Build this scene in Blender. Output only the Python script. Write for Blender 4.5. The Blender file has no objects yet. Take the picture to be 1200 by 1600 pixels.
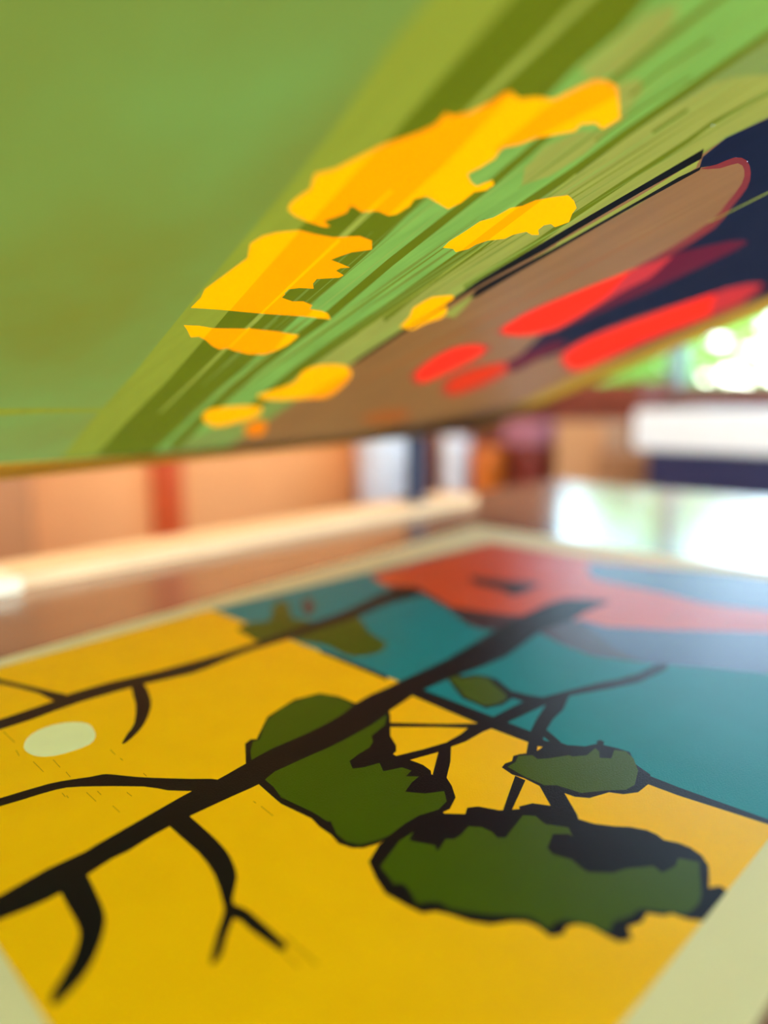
import bpy, bmesh, math, random
from mathutils import Vector, Matrix, noise
from mathutils.geometry import delaunay_2d_cdt
random.seed(7)

# ------------------------------------------------------------------ camera
H = 0.14                                  # camera height above the printed sheet (m)
ZT = 0.86                                 # table top
ZP = ZT + 0.0006                          # printed face of the sheet
F = 1133.67                               # focal length in pixels of the 1200x1600 frame
PITCH = 0.147443
YAW = 0.786343                            # direction of the sheet's long side
CAM = Vector((0, 0, ZP + H))
sc = bpy.context.scene
cd = bpy.data.cameras.new('camera'); cam = bpy.data.objects.new('camera', cd)
sc.collection.objects.link(cam); sc.camera = cam
cam.location = CAM
cam.rotation_euler = (math.pi / 2 - PITCH, 0, 0)
cd.sensor_fit = 'VERTICAL'; cd.sensor_height = 36.0; cd.lens = F / 1600 * 36.0
cd.clip_start = 0.005; cd.clip_end = 200
cd.dof.use_dof = True; cd.dof.focus_distance = 1.95 * H; cd.dof.aperture_fstop = 2.35
cd.dof.aperture_blades = 0

# ------------------------------------------------------------------ sky, sun, exposure
w = bpy.data.worlds.new('sky'); sc.world = w; w.use_nodes = True
nt = w.node_tree; nt.nodes.clear()
wo = nt.nodes.new('ShaderNodeOutputWorld'); wb = nt.nodes.new('ShaderNodeBackground')
st = nt.nodes.new('ShaderNodeTexSky'); st.sky_type = 'NISHITA'
st.sun_disc = False; st.sun_elevation = math.radians(48); st.sun_rotation = math.radians(200)
st.air_density = 1.0; st.dust_density = 0.7
hs = nt.nodes.new('ShaderNodeHueSaturation'); hs.inputs['Saturation'].default_value = 0.85
nt.links.new(st.outputs[0], hs.inputs['Color']); nt.links.new(hs.outputs[0], wb.inputs[0]); wb.inputs[1].default_value = 2.0
nt.links.new(wb.outputs[0], wo.inputs[0])
sl = bpy.data.lights.new('sun', 'SUN'); sl.energy = 7.0; sl.angle = math.radians(1.0); sl.color = (1, .95, .86)
so = bpy.data.objects.new('sun', sl); sc.collection.objects.link(so)
so.rotation_euler = (math.radians(42), 0, math.radians(-20))
sc.view_settings.view_transform = 'Standard'; sc.view_settings.look = 'None'
sc.view_settings.exposure = 0.45; sc.view_settings.gamma = 1.0
sc.view_settings.use_curve_mapping = False

LAMP = 12.0                               # radiance of the added ceiling lamps

# ------------------------------------------------------------------ helpers
U = Vector((math.cos(YAW), math.sin(YAW), 0)); V = Vector((-math.sin(YAW), math.cos(YAW), 0))
ROT = Matrix.Rotation(YAW, 4, 'Z')
col = sc.collection

def s2l(c):
    r = []
    for x in c[:3]:
        x /= 255.0
        r.append(x / 12.92 if x <= 0.04045 else ((x + 0.055) / 1.055) ** 2.4)
    return (r[0], r[1], r[2], 1)

MATS = {}
def mat(name, rgb, rough=0.6, spec=0.5, var=0.08, scale=60.0, stretch=(1, 1, 1), bump=0.0, bscale=900.0,
        trans=None, tfac=0.5, metal=0.0, trans2=None):
    if name in MATS: return MATS[name]
    m = bpy.data.materials.new(name); m.use_nodes = True; n = m.node_tree; N = n.nodes; L = n.links
    b = N['Principled BSDF']; out = N['Material Output']
    b.inputs['Roughness'].default_value = rough; b.inputs['Specular IOR Level'].default_value = spec
    b.inputs['Metallic'].default_value = metal
    tc = N.new('ShaderNodeTexCoord'); mp = N.new('ShaderNodeMapping')
    mp.inputs['Scale'].default_value = stretch
    L.new(tc.outputs['Object'], mp.inputs[0])
    no = N.new('ShaderNodeTexNoise'); no.inputs['Scale'].default_value = scale; no.inputs['Detail'].default_value = 4
    L.new(mp.outputs[0], no.inputs['Vector'])
    def varied(c, c2=None):
        mx = N.new('ShaderNodeMix'); mx.data_type = 'RGBA'
        c = s2l(c)
        mx.inputs['A'].default_value = tuple(max(0, x * (1 - var * 1.6)) for x in c[:3]) + (1,)
        mx.inputs['B'].default_value = tuple(min(1, x * (1 + var * 1.6)) for x in c[:3]) + (1,)
        if c2:
            mx.inputs['A'].default_value = c; mx.inputs['B'].default_value = s2l(c2)
            rp = N.new('ShaderNodeMapRange'); rp.inputs[1].default_value = .3; rp.inputs[2].default_value = .7
            L.new(no.outputs[0], rp.inputs[0]); L.new(rp.outputs[0], mx.inputs['Factor'])
        else: L.new(no.outputs[0], mx.inputs['Factor'])
        return mx.outputs['Result']
    L.new(varied(rgb), b.inputs['Base Color'])
    if bump:
        bp = N.new('ShaderNodeBump'); bn = N.new('ShaderNodeTexNoise'); bn.inputs['Scale'].default_value = bscale
        bn.inputs['Detail'].default_value = 3
        L.new(tc.outputs['Object'], bn.inputs['Vector'])
        bp.inputs['Strength'].default_value = bump; bp.inputs['Distance'].default_value = 0.0004
        L.new(bn.outputs[0], bp.inputs['Height']); L.new(bp.outputs[0], b.inputs['Normal'])
    if trans:
        t = N.new('ShaderNodeBsdfTranslucent'); L.new(varied(trans, trans2), t.inputs[0])
        ms = N.new('ShaderNodeMixShader'); ms.inputs[0].default_value = tfac
        L.new(b.outputs[0], ms.inputs[1]); L.new(t.outputs[0], ms.inputs[2]); L.new(ms.outputs[0], out.inputs[0])
    MATS[name] = m
    return m

def glass_mat():
    if 'glass' in MATS: return MATS['glass']
    m = bpy.data.materials.new('glass'); m.use_nodes = True; n = m.node_tree; n.nodes.clear()
    o = n.nodes.new('ShaderNodeOutputMaterial'); t = n.nodes.new('ShaderNodeBsdfTransparent'); g = n.nodes.new('ShaderNodeBsdfGlossy')
    t.inputs[0].default_value = (.95, .98, .97, 1); g.inputs['Roughness'].default_value = 0.02
    x = n.nodes.new('ShaderNodeMixShader'); x.inputs[0].default_value = 0.06
    n.links.new(t.outputs[0], x.inputs[1]); n.links.new(g.outputs[0], x.inputs[2]); n.links.new(x.outputs[0], o.inputs[0])
    MATS['glass'] = m; return m

def emit_mat(name, rgb, s):
    m = bpy.data.materials.new(name); m.use_nodes = True; b = m.node_tree.nodes['Principled BSDF']
    b.inputs['Base Color'].default_value = (.8, .8, .8, 1)
    b.inputs['Emission Color'].default_value = s2l(rgb); b.inputs['Emission Strength'].default_value = s
    return m

def link(name, me, m, parent=None, mw=None):
    o = bpy.data.objects.new(name, me); col.objects.link(o)
    if m: me.materials.append(m)
    if parent is not None: o.parent = parent
    elif mw is not None: o.matrix_world = mw
    return o

def tag(o, label=None, cat=None, group=None, kind=None):
    if label: o['label'] = label
    if cat: o['category'] = cat
    if group: o['group'] = group
    if kind: o['kind'] = kind
    return o

def empty(name, loc, rz=YAW):
    o = bpy.data.objects.new(name, None); col.objects.link(o); o.empty_display_size = 0.05
    o.location = loc; o.rotation_euler = (0, 0, rz); return o

def at(u, v, z):                          # room coordinates (metres along the table sides) -> world
    return U * u + V * v + Vector((0, 0, z))

class MB:
    def __init__(s): s.bm = bmesh.new()
    def box(s, x0, x1, y0, y1, z0, z1, bev=0.0, seg=2):
        r = bmesh.ops.create_cube(s.bm, size=1, matrix=Matrix.Translation(((x0 + x1) / 2, (y0 + y1) / 2, (z0 + z1) / 2)) @ Matrix.Diagonal((x1 - x0, y1 - y0, z1 - z0, 1)))
        if bev:
            es = list({e for v in r['verts'] for e in v.link_edges})
            bmesh.ops.bevel(s.bm, geom=es, offset=bev, segments=seg, affect='EDGES', clamp_overlap=True)
        return s
    def lathe(s, prof, n=32, c=(0, 0, 0)):
        rings = []
        for r, z in prof:
            if r < 1e-5: rings.append([s.bm.verts.new((c[0], c[1], c[2] + z))])
            else: rings.append([s.bm.verts.new((c[0] + r * math.cos(2 * math.pi * k / n), c[1] + r * math.sin(2 * math.pi * k / n), c[2] + z)) for k in range(n)])
        for a, b in zip(rings, rings[1:]):
            for k in range(n):
                k2 = (k + 1) % n
                if len(a) == 1 and len(b) == 1: continue
                if len(a) == 1: s.bm.faces.new((a[0], b[k2], b[k])) if False else s.bm.faces.new((a[0], b[k], b[k2]))
                elif len(b) == 1: s.bm.faces.new((a[k], a[k2], b[0]))
                else: s.bm.faces.new((a[k], a[k2], b[k2], b[k]))
        return s
    def tube(s, pts, r, n=10, cap=True):
        pts = [Vector(p) for p in pts]; rr = r if isinstance(r, (list, tuple)) else [r] * len(pts); rings = []
        for i, p in enumerate(pts):
            d = (pts[min(i + 1, len(pts) - 1)] - pts[max(i - 1, 0)]).normalized()
            a = d.orthogonal().normalized() if i == 0 else (a - d * a.dot(d)).normalized()
            b = d.cross(a)
            rings.append([s.bm.verts.new(p + (a * math.cos(2 * math.pi * k / n) + b * math.sin(2 * math.pi * k / n)) * rr[i]) for k in range(n)])
        for A, B in zip(rings, rings[1:]):
            for k in range(n): s.bm.faces.new((A[k], A[(k + 1) % n], B[(k + 1) % n], B[k]))
        if cap: s.bm.faces.new(rings[0][::-1]); s.bm.faces.new(rings[-1])
        return s
    def build(s, name, m, parent=None, mw=None, smooth=False):
        bmesh.ops.recalc_face_normals(s.bm, faces=s.bm.faces)
        me = bpy.data.meshes.new(name); s.bm.to_mesh(me); s.bm.free()
        if smooth:
            for p in me.polygons: p.use_smooth = True
            me.set_sharp_from_angle(angle=math.radians(40))
        return link(name, me, m, parent, mw)

def struct(name, mb, m, parent=None):
    o = mb.build(name, m, parent, None if parent else ROT)
    if parent is None: o['kind'] = 'structure'
    return o

# ------------------------------------------------------------------ photo pixel -> direction -> plane
CP, SP = math.cos(PITCH), math.sin(PITCH)
FWD = Vector((0, CP, -SP)); UPV = Vector((0, SP, CP)); RGT = Vector((1, 0, 0))
def ray(x, y): return FWD + RGT * ((x - 600) / F) - UPV * ((y - 800) / F)
def on_sheet(p):                          # the printed sheet lies flat on the table
    d = ray(*p); q = CAM + d * ((ZP - CAM.z) / d.z); return (q.dot(U), q.dot(V))
# the raised screen: the sheet's plane lifted and tilted (its stencil registers with the print)
RV = Vector((-0.173366164, -0.274838236, -0.000881473))
SR = Matrix.Rotation(RV.length, 3, RV.normalized())
ST = Vector((-0.226723382, 0.149998779, 1.64735483)) * H + Vector((0, 0, ZP))
SN = SR @ Vector((0, 0, 1))
SCR = Matrix.Translation(ST) @ SR.to_4x4() @ ROT        # local x,y = sheet u,v ; local z = screen normal (up)
SCRI = SCR.inverted()
def on_screen(p):
    d = ray(*p); q = CAM + d * ((ST - CAM).dot(SN) / d.dot(SN)); l = SCRI @ q; return (l.x, l.y)

def smooth_poly(p, k=3, closed=True):
    n = len(p); o = []
    for i in range(n):
        if not closed and i == n - 1: o.append(p[i]); break
        a, b, c, d = (p[(i - 1) % n], p[i], p[(i + 1) % n], p[(i + 2) % n])
        for j in range(k):
            t = j / k
            o.append(tuple(0.5 * (2 * b[m] + (c[m] - a[m]) * t + (2 * a[m] - 5 * b[m] + 4 * c[m] - d[m]) * t * t + (3 * b[m] - a[m] - 3 * c[m] + d[m]) * t ** 3) for m in (0, 1)))
    return o

def partition(regions):
    """regions: (key, polygon in plane coordinates), later ones lie over earlier ones. Cuts the plane once, so that
    every patch of ink or emulsion is its own coplanar mesh. Returns key -> list of triangles."""
    vs, fs = [], []
    for k, p in regions:
        if sum(p[i][0] * p[(i + 1) % len(p)][1] - p[(i + 1) % len(p)][0] * p[i][1] for i in range(len(p))) < 0: p = p[::-1]
        fs.append(list(range(len(vs), len(vs) + len(p)))); vs += [Vector(q) for q in p]
    ov, oe, of, _, _, orig = delaunay_2d_cdt(vs, [], fs, 1, 1e-7)
    res = {}
    for f, src in zip(of, orig):
        if not src: continue
        k = regions[max(src)][0]
        res.setdefault(k, []).append([ov[i] for i in f])
    return res

def pieces(tris):                         # split triangles into connected patches, dropping slivers
    par = {}
    def find(a):
        while par[a] != a: par[a] = par[par[a]]; a = par[a]
        return a
    ks = []
    for t in tris:
        k = [(round(q[0], 7), round(q[1], 7)) for q in t]; ks.append(k)
        for q in k: par.setdefault(q, q)
        for q in k[1:]: par[find(q)] = find(k[0])
    out = {}
    for t, k in zip(tris, ks): out.setdefault(find(k[0]), []).append(t)
    ar = lambda t: abs((t[1][0] - t[0][0]) * (t[2][1] - t[0][1]) - (t[1][1] - t[0][1]) * (t[2][0] - t[0][0])) / 2
    return [p for p in out.values() if sum(map(ar, p)) > 1e-7]

def prism(poly, z0, z1):                  # upright prism over a plan outline
    mb = MB(); a = [mb.bm.verts.new((x, y, z0)) for x, y in poly]; b = [mb.bm.verts.new((x, y, z1)) for x, y in poly]; n = len(poly)
    mb.bm.faces.new(a[::-1]); mb.bm.faces.new(b)
    for i in range(n): mb.bm.faces.new((a[i], a[(i + 1) % n], b[(i + 1) % n], b[i]))
    return mb

def flat_mesh(name, tris, z, up=True):
    idx, vs, fs = {}, [], []
    for t in tris:
        f = []
        for q in t:
            k = (round(q[0], 7), round(q[1], 7))
            if k not in idx: idx[k] = len(vs); vs.append((q[0], q[1], z))
            f.append(idx[k])
        if len(set(f)) == 3:
            a, b, c = (vs[i] for i in f)
            ccw = (b[0] - a[0]) * (c[1] - a[1]) - (b[1] - a[1]) * (c[0] - a[0]) > 0
            fs.append(f if ccw == up else f[::-1])
    me = bpy.data.meshes.new(name); me.from_pydata(vs, [], fs); me.update(); return me

def sheet_poly(px, k=0): 
    p = [on_sheet(q) for q in px]; return smooth_poly(p, k) if k else p
def screen_poly(px, k=0):
    p = [on_screen(q) for q in px]; return smooth_poly(p, k) if k else p
def strip(px, wd):                        # centre line and widths in pixels -> polygon
    n = len(px); a, b = [], []
    for i, (x, y) in enumerate(px):
        x0, y0 = px[max(i - 1, 0)]; x1, y1 = px[min(i + 1, n - 1)]
        l = math.hypot(x1 - x0, y1 - y0); nx, ny = -(y1 - y0) / l, (x1 - x0) / l
        h = (wd if not isinstance(wd, (list, tuple)) else wd[0] + (wd[1] - wd[0]) * i / (n - 1)) / 2
        a.append((x + nx * h, y + ny * h)); b.append((x - nx * h, y - ny * h))
    return a + b[::-1]

# ================================================================== ROOM
UB, UF, VL, VR, CZ = 2.95, -2.6, 2.65, -2.6, 2.75
m_floor = mat('floor_concrete', (120, 112, 104), .55, .4, .15, 6)
m_peach = mat('peach_plaster', (242, 160, 98), .8, .3, .05, 5)
m_brick = mat('red_brown_plaster', (122, 72, 60), .8, .3, .15, 8)
m_white = mat('white_plaster', (226, 222, 214), .8, .3, .04, 5)
struct('floor', MB().box(UF - .1, UB + .1, VR - .1, VL + .1, -.1, 0), m_floor)
struct('ceiling', MB().box(UF - .1, UB + .1, VR - .1, VL + .1, CZ, CZ + .1), m_white)

def wall_with_holes(name, axis, c0, c1, a0, a1, holes, m):
    """axis 'u': wall spans v from a0 to a1 at u c0..c1; holes are (lo, hi, z0, z1)."""
    mb = MB()
    def seg(lo, hi, z0, z1):
        if hi - lo < 1e-4 or z1 - z0 < 1e-4: return
        if axis == 'u': mb.box(c0, c1, lo, hi, z0, z1)
        else: mb.box(lo, hi, c0, c1, z0, z1)
    holes = sorted(holes); cur = a0
    for lo, hi, z0, z1 in holes:
        seg(cur, lo, 0, CZ); seg(lo, hi, 0, z0); seg(lo, hi, z1, CZ); cur = hi
    seg(cur, a1, 0, CZ)
    return struct(name, mb, m)

WH = {'back': [(0.12, 1.88, 1.03, 2.4), (-2.2, -.25, 1.03, 2.4)],
      'right': [(-2.2, -.4, .9, 2.3), (.5, 2.3, .9, 2.3)],
      'front': [(-2.0, 0.0, .9, 2.3)]}
wall_with_holes('wall_back', 'u', UB, UB + .12, VR, VL, WH['back'], m_brick)
wall_with_holes('wall_left', 'v', VL, VL + .12, UF - .1, UB + .12, [], m_peach)
wall_with_holes('wall_right', 'v', VR - .12, VR, UF - .1, UB + .12, WH['right'], m_white)
wall_with_holes('wall_front', 'u', UF - .12, UF, VR, VL, WH['front'], m_white)
m_wframe = mat('blue_grey_window_paint', (128, 150, 160), .45, .4, .05, 20)
m_sill = mat('white_sill_paint', (225, 226, 228), .5, .4, .04, 20)
m_brownsill = mat('brown_sill_wood', (150, 92, 72), .5, .4, .1, 14)
wn = 0
for side, hs in WH.items():
    for lo, hi, z0, z1 in hs:
        wn += 1
        c = {'back': (UB, UB + .12), 'front': (UF - .12, UF), 'right': (VR - .12, VR)}[side]
        mid = (c[0] + c[1]) / 2
        def bx(mb, a, b, d0, d1, e0, e1):
            return mb.box(d0, d1, a, b, e0, e1) if side != 'right' else mb.box(a, b, d0, d1, e0, e1)
        fr = MB(); t = .055
        bx(fr, lo, hi, mid - .03, mid + .03, z0, z0 + t); bx(fr, lo, hi, mid - .03, mid + .03, z1 - t, z1)
        bx(fr, lo, lo + t, mid - .03, mid + .03, z0, z1); bx(fr, hi - t, hi, mid - .03, mid + .03, z0, z1)
        r = fr.build('window_%d' % wn, m_wframe, None, ROT); r['kind'] = 'structure'
        nb = 3; wd = (hi - lo) / nb
        for k in range(1, nb): bx(MB_ := MB(), lo + wd * k - .025, lo + wd * k + .025, mid - .03, mid + .03, z0 + t, z1 - t).build('mullion', m_wframe, r)
        for k in range(nb):
            a, b = lo + wd * k + (.025 if k else t), lo + wd * (k + 1) - (.025 if k < nb - 1 else t)
            bx(MB(), a, b, mid - .003, mid + .003, z0 + t, z1 - t).build('pane', glass_mat(), r)
        inn = (mid - .12, mid - .03) if side == 'back' else (mid + .03, mid + .12)
        bx(MB(), lo, hi, inn[0], inn[1], z0, z0 + .03).build('window_sill', m_brownsill if side == 'back' else m_sill, r)
# orange timber post on the peach wall
def uv_at(px, v=None, u=None):            # where the sight line of a pixel column meets a plane v=const / u=const (metres)
    d = ray(px, 720); a = d.dot(U); b = d.dot(V)
    return a / b * v if v is not None else b / a * u
pu0, pu1 = uv_at(243, v=VL - .05), uv_at(282, v=VL - .05)
struct('trim_1', MB().box(pu0, pu1, VL - .06, VL + .001, 0, CZ, .004), mat('orange_red_post_paint', (205, 74, 8), .5, .4, .08, 12))
for i, (a, b) in enumerate(((UF, pu0), (pu1, UB))):
    struct('baseboard_left' + ('' if i == 0 else '_end'), MB().box(a, b, VL - .015, VL + .001, 0, .1, .003), m_sill)

cu = (uv_at(-420, v=VL - .3), uv_at(45, v=VL - .3))  # cupboard added so its brown stands in for shade on the wall's left
cu = (max(cu[0], -1.5), cu[1])
cp = empty('added_shade_cupboard', at((cu[0] + cu[1]) / 2, VL - .16, 0)); tag(cp, 'tall added cupboard whose orange brown stands for shade on the peach wall', 'cupboard')
cw = (cu[1] - cu[0]) / 2; m_wallshade = mat('wall_shade_brown', (190, 118, 68), .55, .4, .1, 10, (6, 1, 1))
MB().box(-cw, cw, -.14, .158, .05, 1.9, .004).build('body', m_wallshade, cp)
MB().box(-cw + .02, cw - .02, -.12, .15, 0, .05).build('plinth', m_brownsill, cp)
for k_ in (0, 1):
    d_ = MB().box(-cw + .004 + k_ * cw, -cw + .0 + k_ * cw + cw - .004, -.159, -.139, .06, 1.89, .003).build('door', m_wallshade, cp)
    MB().lathe([(0, .03), (.011, .028), (.013, .02), (.006, .01), (.006, 0)], 14).build('knob', m_brownsill, d_, smooth=True).matrix_local = Matrix.Translation((-.05 if k_ == 0 else .05, -.158, 1.0)) @ Matrix.Rotation(math.pi / 2, 4, 'X')

# ceiling lamps: three unseen fittings added to light print, screen and peach wall
m_diff = emit_mat('lamp_diffuser', (255, 230, 190), LAMP); m_lampbody = mat('lamp_white_metal', (230, 230, 228), .4, .5, .03)
for i, (lu, lv, lab) in enumerate(((-.15, -.45, 'long white added ceiling lamp, out of view, brightening the print from the near side'),
                                   (.6, .25, 'long white added ceiling lamp, out of view, lighting the raised screen from above'),
                                   (1.75, 1.7, 'long white added ceiling lamp, out of view, brightening the peach wall and the bench'))):
    r = empty('added_ceiling_lamp', at(lu, lv, CZ)); tag(r, lab, 'lamp', 'added ceiling lamps')
    MB().box(-.75, .75, -.16, .16, -.06, 0.001, .006).build('lamp_body', m_lampbody, r)
    MB().box(-.72, .72, -.13, .13, -.072, -.058, .004).build('diffuser', m_diff, r)

# ================================================================== OUTSIDE
m_lawn = mat('lawn', (88, 128, 48), .9, .2, .25, 3)
g = MB().box(UB + .13, 30, -25, 25, -.25, -.02).build('ground', m_lawn, None, ROT); g['kind'] = 'structure'
g = MB().box(-25, UB + .12, -25, VR - .13, -.25, -.02).build('ground', m_lawn, None, ROT); g['kind'] = 'structure'
m_bark = mat('bark', (96, 76, 58), .9, .2, .2, 12)
m_leafs = [mat('leaf_green_a', (140, 180, 90), .5, .4, .2, 4, trans=(170, 215, 110), tfac=.45),
           mat('leaf_green_b', (92, 150, 66), .5, .4, .2, 4, trans=(120, 190, 70), tfac=.45),
           mat('leaf_green_c', (140, 180, 80), .5, .4, .2, 4, trans=(170, 215, 90), tfac=.45)]
def tree(u, v, hgt, rad, lab, mi, n=3600):
    rnd = random.Random(int(u * 100 + v * 10))
    r = empty('tree', at(u, v, -.02), rnd.random() * 6); tag(r, lab, 'tree', 'trees beyond the windows')
    MB().tube([(0, 0, 0), (.05, .02, hgt * .35), (0, .06, hgt * .75)], [.14, .11, .05]).build('trunk', m_bark, r, smooth=True)
    vs, fs = [], []
    clumps = []
    for _ in range(22):
        a = rnd.random() * 6.283; rr = rad * (rnd.random() ** .5) * .8; zz = hgt * (.28 + .66 * rnd.random())
        clumps.append((rr * math.cos(a), rr * math.sin(a), zz, rad * (.25 + .2 * rnd.random())))
    for _ in range(n):
        c = rnd.choice(clumps); d = Vector((rnd.gauss(0, 1), rnd.gauss(0, 1), rnd.gauss(0, 1))).normalized() * c[3] * (rnd.random() ** .4)
        p = Vector(c[:3]) + d; s = .07 + .07 * rnd.random()
        q = Matrix.Rotation(rnd.random() * 6.283, 3, 'Z') @ Matrix.Rotation(rnd.gauss(0, .8), 3, 'X')
        i = len(vs)
        for x, y in ((-1, 0), (0, -.45), (1, 0), (0, .45)): vs.append(tuple(p + q @ Vector((x * s, y * s, .1 * s * (1 - abs(x))))))
        fs.append((i, i + 1, i + 2, i + 3))
    me = bpy.data.meshes.new('crown'); me.from_pydata(vs, [], fs); o = link('crown', me, m_leafs[mi], r); o['kind'] = 'stuff'
tree(8.4, 3.6, 2.6, 1.3, 'round bright green tree standing left of the gap outside the window', 0)
tree(10.4, 1.7, 2.7, 1.0, 'small pale green tree in the gap outside the window', 2)
tree(7.6, -1.2, 2.5, 1.2, 'deep green tree outside the window behind the white counter', 1)
tree(11.5, 6.2, 2.9, 1.7, 'broad deep green tree far outside the window', 1)
tree(13.0, -.6, 2.8, 1.6, 'wide pale green tree furthest out on the lawn', 2)

# ================================================================== WORK TABLE
m_top = mat('dark_brown_laminate', (140, 102, 76), .16, .6, .08, 14, (1, 6, 1))
m_leg = mat('dark_table_legs', (52, 46, 44), .45, .5, .06)
TU0, TU1, TV0, TV1 = -.75, 8.45 * H, -.7, .60
t = empty('print_table', at(0, 0, 0)); tag(t, 'dark brown glossy work table carrying the print and the raised screen', 'table')
rail_v = lambda u: 4.15 + .092 * (u - 1.23)            # near edge of the rail (camera heights)
RH, RW = .011, .42
prism([(TU0, TV0), (TU1, TV0), (TU1, (rail_v(TU1 / H) + RW + .05) * H), (TU0, (rail_v(TU0 / H) + RW + .05) * H)], ZT - .035, ZT).build('tabletop', m_top, t)
for a in (TU0 + .06, TU1 - .12):
    for b in (TV0 + .06, TV1 - .12): MB().box(a, a + .06, b, b + .06, 0, ZT - .03, .004).build('leg', m_leg, t)
MB().box(TU0 + .08, TU1 - .08, TV0 + .07, TV0 + .09, ZT - .12, ZT - .03).build('apron', m_leg, t)
MB().box(TU0 + .08, TU1 - .08, TV1 - .09, TV1 - .07, ZT - .12, ZT - .03).build('apron', m_leg, t)
MB().box(TU0 + .07, TU0 + .09, TV0 + .08, TV1 - .08, ZT - .12, ZT - .03).build('apron', m_leg, t)
MB().box(TU1 - .09, TU1 - .07, TV0 + .08, TV1 - .08, ZT - .12, ZT - .03).build('apron', m_leg, t)

# pale wooden rail the screen is hinged on
m_rail = mat('cream_painted_wood', (236, 194, 146), .55, .4, .06, 20, (1, 8, 1))
r = empty('hinge_rail', at(0, 0, ZT)); tag(r, 'long cream painted wooden rail along the edge of the brown table', 'rail')
prism([(TU0 + .02, rail_v((TU0 + .02) / H) * H), (5.95 * H, rail_v(5.95) * H), (5.95 * H, (rail_v(5.95) + RW) * H), (TU0 + .02, (rail_v((TU0 + .02) / H) + RW) * H)], 0, RH).build('rail_board', m_rail, r)
# strip of masking tape folded over the rail
tu, tv = on_sheet((6, 928))
tp = empty('tape_strip', at(tu, tv, ZT), YAW + math.radians(5)); tag(tp, 'short cream strip of masking tape stuck over the edge of the rail', 'tape')
m_tape = mat('masking_tape', (240, 222, 190), .6, .3, .04, 60)
MB().box(-.012, .012, .0015, .05, RH + .0002, RH + .0014, .0004).build('top_strip', m_tape, tp)
MB().box(-.012, .012, -.005, .0022, .0004, RH + .0014, .0004).build('front_flap', m_tape, tp)

# ================================================================== PRINT
PAPER = (226, 208, 144); YEL = (255, 182, 2); TEAL = (0, 122, 120); ORA = (206, 78, 30); GRN = (64, 82, 2); BLK = (12, 11, 12); MAR = (62, 40, 40); NAV = (24, 30, 62)
def ink(n, c, rough=.46, var=.05): return mat(n, c, rough, .07, var, 45, bump=.35, bscale=1500)
m_paper = mat('cream_paper', PAPER, .62, .35, .02, 40, bump=.3, bscale=1300)
pr = empty('screen_print', at(0, 0, ZT)); tag(pr, 'cream paper sheet screen printed with black branches and green leaves on yellow and teal', 'print')
pc = [(-.25, 2.84), (-.25, .312), (4.66, .312), (4.78, 3.70), (.88, 3.03)]
MB_p = bmesh.new()
top = [MB_p.verts.new((u * H, v * H, ZP - ZT - .00012)) for u, v in pc]; bot = [MB_p.verts.new((u * H, v * H, .0)) for u, v in pc]
MB_p.faces.new(top); MB_p.faces.new(bot[::-1])
for i in range(5): MB_p.faces.new((top[i], bot[i], bot[(i + 1) % 5], top[(i + 1) % 5]))
bmesh.ops.recalc_face_normals(MB_p, faces=MB_p.faces)
me = bpy.data.meshes.new('paper_sheet'); MB_p.to_mesh(me); MB_p.free(); link('paper_sheet', me, m_paper, pr)

hh = lambda *p: [(a * H, b * H) for a, b in p]
far = lambda u: 2.914 + (u - .842) * (3.185 - 2.914) / (4.108 - .842)
bl = [on_sheet((455, 1000)), on_sheet((1200, 1285))]
ub = lambda v: bl[0][0] + (v * H - bl[0][1]) * (bl[1][0] - bl[0][0]) / (bl[1][1] - bl[0][1])
orr = on_sheet((920, 872))
f1 = far(2.5); u1 = ub(f1)
orr2 = on_sheet((1200, 904)); 
def orr_u(v): return orr[0] + (v * H - orr[1]) * (orr2[0] - orr[0]) / (orr2[1] - orr[1])
UR = orr_u(.467)
apx = on_sheet((767, 848))
yellow = hh((.355, .467)) + [(ub(.467), .467 * H), (u1, f1 * H)] + hh((.355, far(.355)))
colour = [(ub(.467), .467 * H), (UR, .467 * H), orr, apx, (u1, f1 * H)]
orange_px = [(578, 898), (585, 904), (607, 917), (650, 920), (680, 934), (700, 949), (750, 962), (800, 972), (840, 984), (883, 1009), (925, 1025), (1010, 1036), (1105, 1044), (1200, 1053), (1330, 1066)]
orange = [on_sheet(p) for p in orange_px] + [(UR, .467 * H), orr, apx]
maroon_px = [(607, 915), (650, 917), (680, 933), (702, 947), (750, 955), (800, 961), (840, 962), (890, 968), (947, 979), (1042, 984), (1200, 988), (1340, 992), (1340, 1067), (1200, 1053), (1105, 1044), (1010, 1036), (925, 1025), (883, 1009), (839, 987), (790, 985), (753, 983), (727, 974), (700, 951), (676, 938), (648, 923), (610, 920)]
navy_px = [(918, 888), (928, 879), (1010, 886), (1105, 892), (1200, 904), (1330, 920), (1330, 975), (1200, 955), (1105, 944), (1042, 928), (978, 915), (928, 904)]
navy_l_px = [(900, 966), (947, 979), (1042, 984), (1200, 988), (1340, 992), (1340, 1067), (1200, 1053), (1105, 1044), (1010, 1036), (960, 1012)]
mark_px = [(735, 900), (760, 904), (800, 908), (842, 911), (832, 920), (802, 931), (785, 922), (742, 912)]
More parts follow.
